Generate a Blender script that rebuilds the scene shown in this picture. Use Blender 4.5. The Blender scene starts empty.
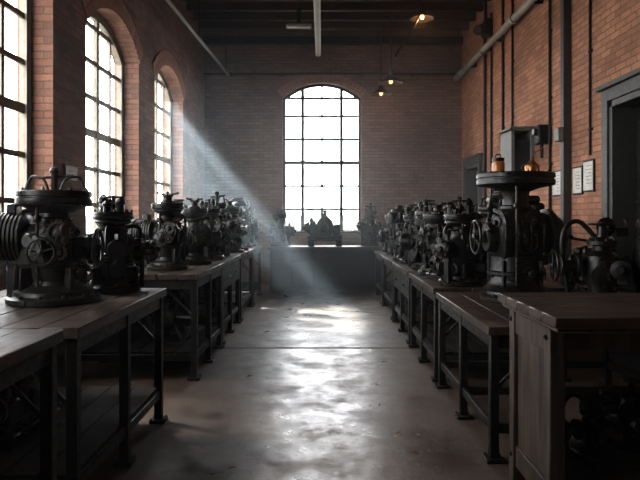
import bpy, bmesh, math, random
from mathutils import Vector, Matrix

SC = bpy.context.scene
COL = SC.collection
try:
    SC.view_settings.view_transform = 'Standard'
    SC.view_settings.look = 'Medium High Contrast'
except Exception as e:
    print(e)

# ------------------------------------------------------------------ materials
def newmat(name):
    m = bpy.data.materials.new(name); m.use_nodes = True
    nt = m.node_tree
    b = nt.nodes['Principled BSDF']
    return m, nt, b
def N(nt, t, **kw):
    n = nt.nodes.new(t)
    for k, v in kw.items(): setattr(n, k, v)
    return n
def ramp(nt, stops):
    r = nt.nodes.new('ShaderNodeValToRGB')
    el = r.color_ramp.elements
    while len(el) < len(stops): el.new(0.5)
    for e, (p, c) in zip(el, stops):
        e.position = p
        e.color = (c, c, c, 1) if not hasattr(c, '__len__') else (*c, 1)
    return r
def noise(nt, vec, scale, detail=4, rough=.55):
    n = nt.nodes.new('ShaderNodeTexNoise')
    n.inputs['Scale'].default_value = scale
    n.inputs['Detail'].default_value = detail
    n.inputs['Roughness'].default_value = rough
    if vec is not None: nt.links.new(vec, n.inputs['Vector'])
    return n
def mixc(nt, a, b, fac, mode='MIX'):
    m = nt.nodes.new('ShaderNodeMix'); m.data_type = 'RGBA'; m.blend_type = mode
    for inp, v in ((m.inputs[6], a), (m.inputs[7], b), (m.inputs[0], fac)):
        if hasattr(v, 'is_linked') or hasattr(v, 'links'): nt.links.new(v, inp)
        elif hasattr(v, '__len__'): inp.default_value = (*v, 1)
        else: inp.default_value = v
    return m.outputs[2]

def brick_mat(name, c1, c2, mortar, dirt=.5):
    m, nt, b = newmat(name); L = nt.links.new
    tc = N(nt, 'ShaderNodeTexCoord'); uv = tc.outputs['UV']
    br = N(nt, 'ShaderNodeTexBrick')
    br.inputs['Scale'].default_value = 1.0
    br.inputs['Brick Width'].default_value = .215
    br.inputs['Row Height'].default_value = .072
    br.inputs['Mortar Size'].default_value = .007
    br.inputs['Mortar Smooth'].default_value = .2
    br.inputs['Bias'].default_value = -.1
    br.inputs['Color1'].default_value = (*c1, 1)
    br.inputs['Color2'].default_value = (*c2, 1)
    br.inputs['Mortar'].default_value = (*mortar, 1)
    n0 = noise(nt, uv, 9, 3)
    mp = N(nt, 'ShaderNodeVectorMath', operation='MULTIPLY_ADD')
    L(n0.outputs['Color'], mp.inputs[0]); mp.inputs[1].default_value = (.006, .006, 0); L(uv, mp.inputs[2])
    L(mp.outputs[0], br.inputs['Vector'])
    n1 = noise(nt, uv, 1.1, 6, .65); r1 = ramp(nt, [(.3, .4), (.7, 1.15)]); L(n1.outputs['Fac'], r1.inputs[0])
    n2 = noise(nt, uv, 45, 4, .7); r2 = ramp(nt, [(.25, .65), (.75, 1.2)]); L(n2.outputs['Fac'], r2.inputs[0])
    c = mixc(nt, br.outputs['Color'], r1.outputs[0], dirt, 'MULTIPLY')
    c = mixc(nt, c, r2.outputs[0], .8, 'MULTIPLY')
    L(c, b.inputs['Base Color'])
    b.inputs['Roughness'].default_value = .85
    bp = N(nt, 'ShaderNodeBump'); bp.inputs['Strength'].default_value = .8; bp.inputs['Distance'].default_value = .012
    mt = N(nt, 'ShaderNodeMath', operation='MULTIPLY_ADD')
    L(br.outputs['Fac'], mt.inputs[0]); mt.inputs[1].default_value = -1
    L(n2.outputs['Fac'], mt.inputs[2]); L(mt.outputs[0], bp.inputs['Height'])
    L(bp.outputs[0], b.inputs['Normal'])
    return m
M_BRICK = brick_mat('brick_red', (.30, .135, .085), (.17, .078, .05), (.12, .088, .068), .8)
M_BRICKR = brick_mat('brick_lit', (.58, .27, .155), (.38, .165, .095), (.23, .165, .12), .7)  # right wall: brighter copy of the brick, window light put into the colour
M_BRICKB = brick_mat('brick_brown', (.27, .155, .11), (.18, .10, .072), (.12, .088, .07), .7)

def metal_mat(name, c, rough=.42, metallic=.75, wear=.25, wearc=(.16, .13, .11), spec=.5):
    m, nt, b = newmat(name); L = nt.links.new
    tc = N(nt, 'ShaderNodeTexCoord'); v = tc.outputs['Object']
    n = noise(nt, v, 14, 6, .65); r = ramp(nt, [(.5, 0.), (.72, wear)]); L(n.outputs['Fac'], r.inputs[0])
    L(mixc(nt, c, wearc, r.outputs[0]), b.inputs['Base Color'])
    n2 = noise(nt, v, 30, 4); r2 = ramp(nt, [(.3, rough-.12), (.7, rough+.15)]); L(n2.outputs['Fac'], r2.inputs[0])
    L(r2.outputs[0], b.inputs['Roughness'])
    b.inputs['Metallic'].default_value = metallic
    b.inputs['Specular IOR Level'].default_value = spec
    bp = N(nt, 'ShaderNodeBump'); bp.inputs['Strength'].default_value = .2; bp.inputs['Distance'].default_value = .005
    L(n2.outputs['Fac'], bp.inputs['Height']); L(bp.outputs[0], b.inputs['Normal'])
    return m
M_IRON = metal_mat('cast_iron', (.008, .007, .006), .38, .25, .45, (.045, .028, .018), .4)
M_STEEL = metal_mat('worn_steel', (.045, .038, .031), .34, .7, .4, (.09, .06, .04), .4)
M_BRASS = metal_mat('old_brass', (.42, .22, .08), .35, .9, .5, (.12, .06, .03))
M_FRAME = metal_mat('bench_steel', (.011, .0095, .008), .5, .2, .4, (.04, .025, .016), .3)
M_GREY = metal_mat('grey_paint', (.06, .058, .053), .55, .1, .5, (.04, .03, .022))
M_DARK = metal_mat('dark_paint', (.010, .010, .009), .6, .1, .3, (.03, .022, .016), .35)
M_PIPE = metal_mat('pale_pipe', (.30, .29, .26), .5, .2, .5, (.13, .10, .07))
M_WFRAME = metal_mat('window_paint', (.17, .145, .11), .6, .0, .5, (.08, .06, .04))
M_SEAL = metal_mat('box_paint', (.18, .175, .16), .6, .0, .4, (.08, .07, .06))

def wood_mat(name, c1, c2, axis=1, rough=.5, spec=.4):
    m, nt, b = newmat(name); L = nt.links.new
    tc = N(nt, 'ShaderNodeTexCoord'); mp = N(nt, 'ShaderNodeMapping')
    s = [16, 16, 16]; s[axis] = 1.3
    mp.inputs['Scale'].default_value = s
    L(tc.outputs['Object'], mp.inputs[0])
    n = noise(nt, mp.outputs[0], 1.6, 8, .65)
    n2 = noise(nt, tc.outputs['Object'], 3, 6, .65)
    r = ramp(nt, [(.3, c1), (.7, c2)]); L(n.outputs['Fac'], r.inputs[0])
    r2 = ramp(nt, [(.35, .3), (.65, 1.15)]); L(n2.outputs['Fac'], r2.inputs[0])
    L(mixc(nt, r.outputs[0], r2.outputs[0], .85, 'MULTIPLY'), b.inputs['Base Color'])
    rr = ramp(nt, [(.3, rough-.12), (.7, rough+.2)]); L(n2.outputs['Fac'], rr.inputs[0]); L(rr.outputs[0], b.inputs['Roughness'])
    b.inputs['Specular IOR Level'].default_value = spec
    bp = N(nt, 'ShaderNodeBump'); bp.inputs['Strength'].default_value = .6; bp.inputs['Distance'].default_value = .005
    L(n.outputs['Fac'], bp.inputs['Height']); L(bp.outputs[0], b.inputs['Normal'])
    return m
M_TOP = wood_mat('bench_wood', (.015, .009, .006), (.075, .045, .027), 1, .44)
M_TOPX = wood_mat('bench_wood_x', (.015, .009, .006), (.075, .045, .027), 0, .44)
M_SHELF = wood_mat('shelf_wood_shaded', (.006, .004, .003), (.02, .012, .008), 1, .7, .2)  # darkened bench wood, shade below the tops is part of the colour
M_WOODV = wood_mat('cabinet_wood', (.018, .012, .009), (.085, .058, .04), 2, .6)
M_CEIL = wood_mat('ceiling_wood', (.04, .014, .008), (.12, .043, .024), 1, .7)
M_JOIST = wood_mat('joist_wood', (.022, .010, .006), (.07, .030, .018), 0, .7)

def floor_mat():
    m, nt, b = newmat('floor_concrete'); L = nt.links.new
    tc = N(nt, 'ShaderNodeTexCoord'); v = tc.outputs['Object']
    n1 = noise(nt, v, 1.0, 6, .62); n2 = noise(nt, v, 7, 9, .75); n3 = noise(nt, v, 60, 3, .6); n5 = noise(nt, v, 6, 6, .65)
    r1 = ramp(nt, [(.32, (.040, .025, .016)), (.46, (.062, .043, .030)), (.56, (.078, .058, .043)), (.7, (.098, .077, .06))]); L(n1.outputs['Fac'], r1.inputs[0])
    r2 = ramp(nt, [(.32, .45), (.5, .9), (.68, 1.25)]); L(n2.outputs['Fac'], r2.inputs[0])
    c = mixc(nt, r1.outputs[0], r2.outputs[0], .9, 'MULTIPLY')
    sx = N(nt, 'ShaderNodeSeparateXYZ')
    wob = N(nt, 'ShaderNodeVectorMath', operation='MULTIPLY_ADD')
    L(n2.outputs['Color'], wob.inputs[0]); wob.inputs[1].default_value = (.03, .03, 0); L(v, wob.inputs[2])
    L(wob.outputs[0], sx.inputs[0])
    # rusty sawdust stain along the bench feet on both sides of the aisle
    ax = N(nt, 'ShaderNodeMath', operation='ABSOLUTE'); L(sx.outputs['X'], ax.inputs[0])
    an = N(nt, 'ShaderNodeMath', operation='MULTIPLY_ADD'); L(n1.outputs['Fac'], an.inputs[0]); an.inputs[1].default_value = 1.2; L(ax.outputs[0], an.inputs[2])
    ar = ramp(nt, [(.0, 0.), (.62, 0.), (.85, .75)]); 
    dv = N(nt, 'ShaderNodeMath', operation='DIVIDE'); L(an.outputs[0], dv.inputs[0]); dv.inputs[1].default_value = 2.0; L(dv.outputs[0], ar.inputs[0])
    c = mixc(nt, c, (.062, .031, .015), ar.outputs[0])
    pp = N(nt, 'ShaderNodeMath', operation='SUBTRACT'); L(sx.outputs['Y'], pp.inputs[0]); pp.inputs[1].default_value = 6.84
    ab = N(nt, 'ShaderNodeMath', operation='ABSOLUTE'); L(pp.outputs[0], ab.inputs[0])
    jr = ramp(nt, [(.0, 1.), (.022, 1.), (.04, 0.)]); L(ab.outputs[0], jr.inputs[0])
    c = mixc(nt, c, (.006, .004, .003), jr.outputs[0])
    L(c, b.inputs['Base Color'])
    n4 = noise(nt, v, 2.6, 10, .74)
    rr = ramp(nt, [(.36, .24), (.48, .34), (.56, .46), (.68, .62)]); L(n4.outputs['Fac'], rr.inputs[0])
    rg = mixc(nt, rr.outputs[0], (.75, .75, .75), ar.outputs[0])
    L(mixc(nt, rg, (.9, .9, .9), jr.outputs[0]), b.inputs['Roughness'])
    b.inputs['Specular IOR Level'].default_value = .8
    bp = N(nt, 'ShaderNodeBump'); bp.inputs['Strength'].default_value = .5; bp.inputs['Distance'].default_value = .008
    m3 = N(nt, 'ShaderNodeMath', operation='MULTIPLY'); L(n3.outputs['Fac'], m3.inputs[0]); m3.inputs[1].default_value = .35
    ad = N(nt, 'ShaderNodeMath', operation='ADD'); L(n5.outputs['Fac'], ad.inputs[0]); L(m3.outputs[0], ad.inputs[1])
    L(ad.outputs[0], bp.inputs['Height']); L(bp.outputs[0], b.inputs['Normal'])
    return m
M_FLOOR = floor_mat()

def plain(name, c, rough=.7, metallic=0, emit=None, es=0):
    m, nt, b = newmat(name)
    tc = N(nt, 'ShaderNodeTexCoord'); n = noise(nt, tc.outputs['Object'], 12, 4)
    r = ramp(nt, [(.3, tuple(x*.75 for x in c)), (.7, c)]); nt.links.new(n.outputs['Fac'], r.inputs[0])
    nt.links.new(r.outputs[0], b.inputs['Base Color'])
    b.inputs['Roughness'].default_value = rough; b.inputs['Metallic'].default_value = metallic
    if emit: b.inputs['Emission Color'].default_value = (*emit, 1); b.inputs['Emission Strength'].default_value = es
    return m
M_PAPER = plain('paper', (.62, .59, .52))
M_INK = plain('ink_print', (.12, .11, .10))
M_BULB = plain('bulb_warm', (1, .7, .4), emit=(1, .45, .15), es=6)
M_BULBOFF = plain('bulb_dim', (.8, .6, .4), emit=(1, .45, .15), es=2)
M_AMBER = plain('amber_glass', (.45, .16, .03), .15)
M_GROUND = plain('outdoor_gravel', (.35, .34, .3), .9)
M_LEAF = plain('foliage', (.28, .30, .24), .8)

def glass_mat():
    m = bpy.data.materials.new('pane_glass'); m.use_nodes = True; nt = m.node_tree; nt.nodes.clear()
    o = N(nt, 'ShaderNodeOutputMaterial'); t = N(nt, 'ShaderNodeBsdfTransparent'); g = N(nt, 'ShaderNodeBsdfGlossy')
    t.inputs[0].default_value = (.95, .97, .98, 1)
    g.inputs['Roughness'].default_value = .1
    mx = N(nt, 'ShaderNodeMixShader'); mx.inputs[0].default_value = .05
    nt.links.new(t.outputs[0], mx.inputs[1]); nt.links.new(g.outputs[0], mx.inputs[2]); nt.links.new(mx.outputs[0], o.inputs[0])
    return m
M_GLASS = glass_mat()

# ------------------------------------------------------------------ mesh builder
class MB:
    def __init__(s):
        s.bm = bmesh.new(); s.mats = []
    def mi(s, mat):
        if mat not in s.mats: s.mats.append(mat)
        return s.mats.index(mat)
    def lathe(s, prof, loc=(0, 0, 0), axis=(0, 0, 1), mat=None, seg=22):
        mi = s.mi(mat); bm = s.bm
        q = Vector((0, 0, 1)).rotation_difference(Vector(axis).normalized()); loc = Vector(loc)
        rings = []
        for r, z in prof:
            if r <= 1e-6: rings.append([bm.verts.new(loc + q @ Vector((0, 0, z)))])
            else: rings.append([bm.verts.new(loc + q @ Vector((r*math.cos(2*math.pi*i/seg), r*math.sin(2*math.pi*i/seg), z))) for i in range(seg)])
        def f(vs):
            fa = bm.faces.new(vs); fa.material_index = mi; fa.smooth = True
        for a, b in zip(rings, rings[1:]):
            if len(a) == 1 and len(b) == 1: continue
            for i in range(seg):
                j = (i+1) % seg
                if len(a) == 1: f([a[0], b[j], b[i]])
                elif len(b) == 1: f([a[i], a[j], b[0]])
                else: f([a[i], a[j], b[j], b[i]])
        if len(rings[0]) > 1: f(rings[0][::-1])
        if len(rings[-1]) > 1: f(rings[-1])
    def cyl(s, r, p0, p1, mat, seg=16, ch=.12):
        p0 = Vector(p0); p1 = Vector(p1); L = (p1-p0).length; c = min(r*ch, L*.3)
        s.lathe([(r-c, 0), (r, c), (r, L-c), (r-c, L)], p0, p1-p0, mat, seg)
    def box(s, c, d, mat, bev=.004, rot=None):
        mi = s.mi(mat)
        M = Matrix.Translation(Vector(c)) @ (rot.to_4x4() if rot else Matrix()) @ Matrix.Diagonal((d[0], d[1], d[2], 1))
        g = bmesh.ops.create_cube(s.bm, size=1, matrix=M)
        fs = set()
        for v in g['verts']:
            for fa in v.link_faces: fs.add(fa)
        for fa in fs: fa.material_index = mi
        bev = min(bev, min(d)*.3)
        if bev > 0.0008:
            es = set(e for v in g['verts'] for e in v.link_edges)
            bmesh.ops.bevel(s.bm, geom=list(es), offset=bev, segments=1, affect='EDGES', profile=.5, material=mi)
    def bb(s, x0, x1, y0, y1, z0, z1, mat, bev=.004):
        s.box(((x0+x1)/2, (y0+y1)/2, (z0+z1)/2), (abs(x1-x0), abs(y1-y0), abs(z1-z0)), mat, bev)
    def tube(s, pts, r, mat, seg=8, closed=False):
        mi = s.mi(mat); bm = s.bm; pts = [Vector(p) for p in pts]; n = len(pts); rings = []
        prev = None
        for i, p in enumerate(pts):
            if closed: t = pts[(i+1) % n]-pts[i-1]
            else: t = pts[min(i+1, n-1)]-pts[max(i-1, 0)]
            t.normalize()
            if prev is None:
                u = t.orthogonal().normalized()
            else:
                u = (prev - t*prev.dot(t)); 
                u = u.normalized() if u.length > 1e-5 else t.orthogonal().normalized()
            prev = u; w = t.cross(u)
            rings.append([bm.verts.new(p + r*(math.cos(2*math.pi*k/seg)*u + math.sin(2*math.pi*k/seg)*w)) for k in range(seg)])
        rng = range(n if closed else n-1)
        for i in rng:
            a = rings[i]; b = rings[(i+1) % n]
            for k in range(seg):
                j = (k+1) % seg
                fa = bm.faces.new([a[k], a[j], b[j], b[k]]); fa.material_index = mi; fa.smooth = True
        if not closed:
            for rr in (rings[0][::-1], rings[-1]):
                fa = bm.faces.new(rr); fa.material_index = mi
    def smoothtube(s, pts, r, mat, seg=8, sub=6):
        P = [Vector(p) for p in pts]; out = []
        Q = [P[0]*2-P[1]]+P+[P[-1]*2-P[-2]]
        for i in range(1, len(Q)-2):
            for k in range(sub):
                t = k/sub
                out.append(.5*((2*Q[i])+(-Q[i-1]+Q[i+1])*t+(2*Q[i-1]-5*Q[i]+4*Q[i+1]-Q[i+2])*t*t+(-Q[i-1]+3*Q[i]-3*Q[i+1]+Q[i+2])*t**3))
        out.append(P[-1]); s.tube(out, r, mat, seg)
    def ring(s, c, R, r, axis, mat, seg=24, ts=8):
        q = Vector((0, 0, 1)).rotation_difference(Vector(axis).normalized()); c = Vector(c)
        s.tube([c + q @ Vector((R*math.cos(2*math.pi*i/seg), R*math.sin(2*math.pi*i/seg), 0)) for i in range(seg)], r, mat, ts, True)
    def handwheel(s, c, R, axis, mat, sp=5, knob=True, r=None):
        r = r or R*.09; a = Vector(axis).normalized(); c = Vector(c)
        q = Vector((0, 0, 1)).rotation_difference(a)
        s.ring(c, R, r, a, mat)
        s.lathe([(R*.1, -R*.18), (R*.22, -R*.1), (R*.22, R*.15), (R*.1, R*.22)], c, a, mat, 12)
        for i in range(sp):
            an = 2*math.pi*i/sp+.3
            s.tube([c + q @ Vector((R*.15*math.cos(an), R*.15*math.sin(an), 0)), c + q @ Vector((R*math.cos(an), R*math.sin(an), 0))], r*.75, mat, 6)
        if knob:
            p = c + q @ Vector((R*.7, R*.7, 0)); s.lathe([(r*.5, 0), (r*.6, r), (r*1.1, r*3), (r*1.1, r*5), (0, r*6)], p, a, M_STEEL, 8)
    def bolts(s, c, R, n, axis, mat, br=.01, h=.012, ph=0):
        q = Vector((0, 0, 1)).rotation_difference(Vector(axis).normalized()); c = Vector(c)
        for i in range(n):
            an = 2*math.pi*i/n+ph
            s.lathe([(br, -.002), (br, h), (br*.5, h), (br*.5, h*1.5)], c + q @ Vector((R*math.cos(an), R*math.sin(an), 0)), axis, mat, 6)
    def gear(s, c, R, axis, mat, w=.025, n=18):
        q = Vector((0, 0, 1)).rotation_difference(Vector(axis).normalized()); c = Vector(c)
        s.lathe([(R*.9, 0), (R*.9, w), (R*.7, w), (R*.68, w*.6), (R*.35, w*.6), (R*.33, w*1.4), (R*.15, w*1.5), (0, w*1.5)], c, axis, mat, 28)
        for i in range(n):
            an = 2*math.pi*i/n
            s.box(c + q @ Vector((R*.95*math.cos(an), R*.95*math.sin(an), w/2)), (R*.2, R*.14, w*.95), mat, .001, (q.to_matrix() @ Matrix.Rotation(an, 3, 'Z')))
    def mesh(s, name):
        bmesh.ops.recalc_face_normals(s.bm, faces=s.bm.faces)
        for e in s.bm.edges:
            if len(e.link_faces) == 2 and e.calc_face_angle(0) > .62: e.smooth = False
        for fa in s.bm.faces: fa.smooth = True
        me = bpy.data.meshes.new(name); s.bm.to_mesh(me); s.bm.free()
        for m in s.mats: me.materials.append(m)
        return me
    def obj(s, name, loc=(0, 0, 0), rz=0, sc=1):
        return place(s.mesh(name), name, loc, rz, sc)
def place(me, name, loc=(0, 0, 0), rz=0, sc=1):
    o = bpy.data.objects.new(name, me); COL.objects.link(o)
    o.location = loc; o.rotation_euler = (0, 0, rz)
    o.scale = (sc, sc, sc) if not hasattr(sc, '__len__') else sc
    return o
def box_uv(me):
    while me.uv_layers: me.uv_layers.remove(me.uv_layers[0])
    uv = me.uv_layers.new(name='UVMap')
    for p in me.polygons:
        n = p.normal
        for li in p.loop_indices:
            c = me.vertices[me.loops[li].vertex_index].co
            if abs(n.x) > .7: uv.data[li].uv = (c.y, c.z)
            elif abs(n.y) > .7: uv.data[li].uv = (c.x, c.z)
            else: uv.data[li].uv = (c.x, c.y)

# ------------------------------------------------------------------ room dims
XL, XR, YB, YF, ZC, EYE = -2.6, 3.1, 13.3, -2.2, 5.65, 1.49
def arch_pts(c, w, z0, zs, rise, n=14):
    h = w/2; R = (h*h+rise*rise)/(2*rise); a = math.asin(h/R); cz = zs+rise-R
    pts = [(c-h, z0), (c+h, z0)]
    for i in range(n+1):
        t = a-2*a*i/n
        pts.append((c+R*math.sin(t), cz+R*math.cos(t)))
    return pts
def wall(name, outer, holes, th, plane, pos, mat):
    cu = bpy.data.curves.new(name, 'CURVE'); cu.dimensions = '2D'; cu.fill_mode = 'BOTH'; cu.extrude = abs(th)/2
    for poly in [outer]+holes:
        sp = cu.splines.new('POLY'); sp.points.add(len(poly)-1); sp.use_cyclic_u = True
        for p, (u, v) in zip(sp.points, poly): p.co = (u, v, 0, 1)
    tmp = bpy.data.objects.new('tmp', cu); COL.objects.link(tmp)
    bpy.context.view_layer.update()
    dg = bpy.context.evaluated_depsgraph_get()
    me = bpy.data.meshes.new_from_object(tmp.evaluated_get(dg))
    bpy.data.objects.remove(tmp); 
    for v in me.vertices:
        u, w, d = v.co
        if plane == 'YZ': v.co = (pos+th/2+d, u, w)
        else: v.co = (u, pos+th/2+d, w)
    bm = bmesh.new(); bm.from_mesh(me); bmesh.ops.remove_doubles(bm, verts=bm.verts, dist=1e-5)
    bmesh.ops.recalc_face_normals(bm, faces=bm.faces)
    for f in bm.faces: f.smooth = False
    bm.to_mesh(me); bm.free()
    me.materials.clear(); me.materials.append(mat); me.name = name
    me.update(); box_uv(me)
    o = bpy.data.objects.new(name, me); COL.objects.link(o); return o

SW_C = [2.13, 4.85, 7.56, 10.27]; SW_W, SW_Z0, SW_ZS, SW_R = 1.9, 1.2, 3.66, .38
BW = (0, 1.74, 1.14, 4.13, .34)
rect = lambda a, b, c, d: [(a, c), (b, c), (b, d), (a, d)]
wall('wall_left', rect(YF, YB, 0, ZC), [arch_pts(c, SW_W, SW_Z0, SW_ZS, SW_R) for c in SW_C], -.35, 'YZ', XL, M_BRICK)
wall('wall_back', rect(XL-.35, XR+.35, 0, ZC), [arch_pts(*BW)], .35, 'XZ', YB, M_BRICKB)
D1 = (5.1, 6.38, 0.004, 2.72); D2 = (11.7, 12.8, .004, 2.55)
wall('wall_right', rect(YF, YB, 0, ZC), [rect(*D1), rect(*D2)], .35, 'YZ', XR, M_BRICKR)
wall('wall_front', rect(XL-.35, XR+.35, 0, ZC), [], -.3, 'XZ', YF, M_BRICK)
mb = MB(); mb.bb(XL-.35, XR+.35, YF-.3, YB+.35, -.15, 0, M_FLOOR, 0); mb.obj('floor')
mb = MB(); mb.bb(XL-.35, XR+.35, YF-.3, YB+.35, ZC, ZC+.1, M_CEIL, 0); mb.obj('ceiling')
mb = MB()
y = YF+.3
while y < YB-.1:
    mb.bb(XL+.002, XR-.002, y-.05, y+.05, ZC-.2, ZC-.001, M_JOIST, .006); y += .56
mb.bb(XL+.002, XR-.002, YB-.16, YB-.002, ZC-.36, ZC-.2, M_DARK, .006)
mb.obj('ceiling_joists')

def arch_ring(name, c, w, zs, rise, mapf, depth=.06, hgt=.24):
    h = w/2; R = (h*h+rise*rise)/(2*rise); a = math.asin(h/R); cz = zs+rise-R
    bm = bmesh.new(); n = int(2*a*R/.085)
    for i in range(n):
        t0 = -a+2*a*(i+.08)/n; t1 = -a+2*a*(i+.92)/n
        for (r0, r1) in ((R+.002, R+hgt*.48), (R+hgt*.52, R+hgt)):
            vs = []
            for d in (0, 1):
                for (t, r) in ((t0, r0), (t1, r0), (t1, r1), (t0, r1)):
                    vs.append(bm.verts.new(mapf(c+r*math.sin(t), cz+r*math.cos(t), d*depth)))
            for f in ((0, 1, 2, 3), (7, 6, 5, 4), (0, 4, 5, 1), (1, 5, 6, 2), (2, 6, 7, 3), (3, 7, 4, 0)): bm.faces.new([vs[k] for k in f])
    bmesh.ops.recalc_face_normals(bm, faces=bm.faces)
    me = bpy.data.meshes.new(name); bm.to_mesh(me); bm.free(); me.materials.append(M_VOUS); place(me, name)
M_VOUS = plain('voussoir_brick', (.34, .17, .11), .85)
for i, c in enumerate(SW_C):
    arch_ring('trim_arch_%d' % (i+1), c, SW_W, SW_ZS, SW_R, lambda u, v, d: (XL+.001+d, u, v), .02)
arch_ring('trim_arch_5', *(BW[0], BW[1], BW[3], BW[4]), lambda u, v, d: (u, YB-.001-d, v), .015, .2)

def window(name, c, w, z0, zs, rise, cols, rows, mapv, mat, t=.045, bar=.02, thick=None):
    h = w/2; R = (h*h+rise*rise)/(2*rise); cz = zs+rise-R
    top = lambda u: cz+math.sqrt(max(R*R-(u-c)**2, 0))
    root = bpy.data.objects.new(name, None); COL.objects.link(root)
    def prism(poly, d0, d1, bm):
        a = [bm.verts.new(mapv(u, v, d0)) for u, v in poly]; b = [bm.verts.new(mapv(u, v, d1)) for u, v in poly]
        bm.faces.new(a); bm.faces.new(b[::-1]); n = len(poly)
        for i in range(n): bm.faces.new([a[i], b[i], b[(i+1) % n], a[(i+1) % n]])
    bm = bmesh.new()
    out = arch_pts(c, w, z0, zs, rise, 20)
    ri = R-t; hi = h-t; ai = math.asin(hi/ri)
    inn = [(c-hi, z0+t), (c+hi, z0+t)]+[(c+ri*math.sin(ai-2*ai*i/20), cz+ri*math.cos(ai-2*ai*i/20)) for i in range(21)]
    for i in range(len(out)):
        j = (i+1) % len(out); prism([out[i], out[j], inn[j], inn[i]], 0, 1, bm)
    def vb(u, b, d0, d1): prism([(u-b, z0+t*.5), (u+b, z0+t*.5), (u+b, top(u+b)-t*.5), (u-b, top(u-b)-t*.5)], d0, d1, bm)
    def hb(v, b, d0, d1):
        hw = h-t*.5
        if v > zs:
            hw = min(hw, math.sqrt(max(R*R-(v+b-cz)**2, 0))-t*.5)
        prism([(c-hw, v-b), (c+hw, v-b), (c+hw, v+b), (c-hw, v+b)], d0, d1, bm)
    for i in range(1, cols):
        big = thick and i in thick
        vb(c-h+w*i/cols, bar*(1.0 if big else .6), .15 if big else .3, .85 if big else .7)
    for k, v in enumerate(rows): hb(v, bar*(1.1 if k in (2,) else .65), .28, .72)
    bmesh.ops.recalc_face_normals(bm, faces=bm.faces)
    me = bpy.data.meshes.new(name+'_frame'); bm.to_mesh(me); bm.free(); me.materials.append(mat)
    o = place(me, 'frame'); o.parent = root
    bm = bmesh.new(); bm.faces.new([bm.verts.new(mapv(u, v, .5)) for u, v in inn])
    me = bpy.data.meshes.new('panes'); bm.to_mesh(me); bm.free(); me.materials.append(M_GLASS)
    o = place(me, 'panes'); o.parent = root
for i, c in enumerate(SW_C):
    window('window_%d' % (i+1), c, SW_W, SW_Z0, SW_ZS, SW_R, 4, [SW_Z0+.44*k for k in range(1, 6)]+[3.86-.02],
           lambda u, v, d: (XL-.28+d*.07, u, v), M_WFRAME, .09, .042, (2,))
    mb = MB(); mb.bb(XL-.2, XL+.05, c-SW_W/2+.005, c+SW_W/2-.005, SW_Z0+.001, SW_Z0+.05, M_GREY, .01); mb.obj('trim_%d' % (i+1))
r0 = 1.14; dr = .522
window('window_5', *BW, 4, [r0+dr*k for k in range(1, 6)]+[4.13+.02], lambda u, v, d: (u, YB+.12+d*.07, v), M_DARK, .055, .038, (1, 3))
mb = MB(); mb.bb(-.865, .865, YB-.04, YB+.12, 1.141, 1.18, M_GREY, .01); mb.obj('trim_6')

def door(name, d):
    y0, y1, z0, z1 = d
    root = bpy.data.objects.new(name, None); COL.objects.link(root)
    mb = MB(); f = .13
    mb.bb(XR-.05, XR+.34, y0+.002, y0+.07, .005, z1-.002, M_GREY); mb.bb(XR-.05, XR+.34, y1-.07, y1-.002, .005, z1-.002, M_GREY)
    mb.bb(XR-.05, XR+.34, y0+.002, y1-.002, z1-.07, z1-.002, M_GREY)
    mb.bb(XR-.07, XR-.001, y0-f, y0, 0, z1+f, M_GREY); mb.bb(XR-.07, XR-.001, y1, y1+f, 0, z1+f, M_GREY)
    mb.bb(XR-.07, XR-.001, y0, y1, z1, z1+f, M_GREY); mb.bb(XR-.12, XR-.001, y0-f-.04, y1+f+.04, z1+f, z1+f+.04, M_GREY)
    o = mb.obj('frame'); o.parent = root
    mb = MB()
    mb.bb(XR+.2, XR+.25, y0+.07, y1-.07, .01, z1-.07, M_DARK)
    w = (y1-y0-.14)
    for k in (0, 1):
        for (a, b) in ((.15, .95), (1.1, 1.75), (1.9, z1-.25)):
            ya = y0+.07+w*(.06+.48*k); mb.bb(XR+.18, XR+.2, ya, ya+w*.4, a, b, M_DARK, .008)
    mb.cyl(.02, (XR+.14, y0+.2, 1.0), (XR+.2, y0+.2, 1.0), M_BRASS); mb.lathe([(0, 0), (.03, .01), (.032, .03), (0, .05)], (XR+.15, y0+.2, 1.0), (-1, 0, 0), M_BRASS, 12)
    o = mb.obj('leaf'); o.parent = root
door('door_1', D1); door('door_2', D2)

# ------------------------------------------------------------------ services
mb = MB()
mb.cyl(.06, (2.97, 2.0, 4.56), (2.97, YB-.01, 4.56), M_PIPE, 14)
yy = 3.
while yy < YB:
    mb.box((3.035, yy, 4.56), (.12, .04, .16), M_DARK); mb.lathe([(.08, -.05), (.08, .05)], (2.97, yy+.9, 4.56), (0, 1, 0), M_PIPE, 14); yy += 1.8
mb.obj('wall_pipe')
mb = MB(); mb.box((3.048, 7.5, ZC/2-.1), (.1, .1, ZC-.2), M_GREY, .006); mb.box((3.03, 7.5, .03), (.12, .2, .06), M_DARK)
mb.box((2.96, 7.5, 2.52), (.07, .15, .17), M_SEAL, .01)
mb.obj('steel_post')
mb = MB()
for (yy, r, z0, z1) in ((8.1, .02, 1.0, 5.2), (10.2, .022, 2.7, 5.2), (10.9, .02, .9, 5.2), (11.3, .028, .6, 5.2), (9.7, .018, 2.8, 5.2), (6.9, .014, 2.2, 5.2)):
    mb.cyl(r, (3.1-r-.005, yy, z0), (3.1-r-.005, yy, z1), M_DARK, 8)
    z = z0+.3
    while z < z1: mb.box((3.085, yy, z), (.028, .08, .025), M_DARK, .002); z += .9
mb.obj('wall_conduit')
mb = MB()
x0, x1, y0, y1, z0, z1 = 2.76, 3.098, 8.75, 9.3, 2.05, 2.78
mb.bb(x0, x1, y0, y1, z1-.03, z1, M_SEAL); mb.bb(x0, x1, y0, y1, z0, z0+.03, M_SEAL)
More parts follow.
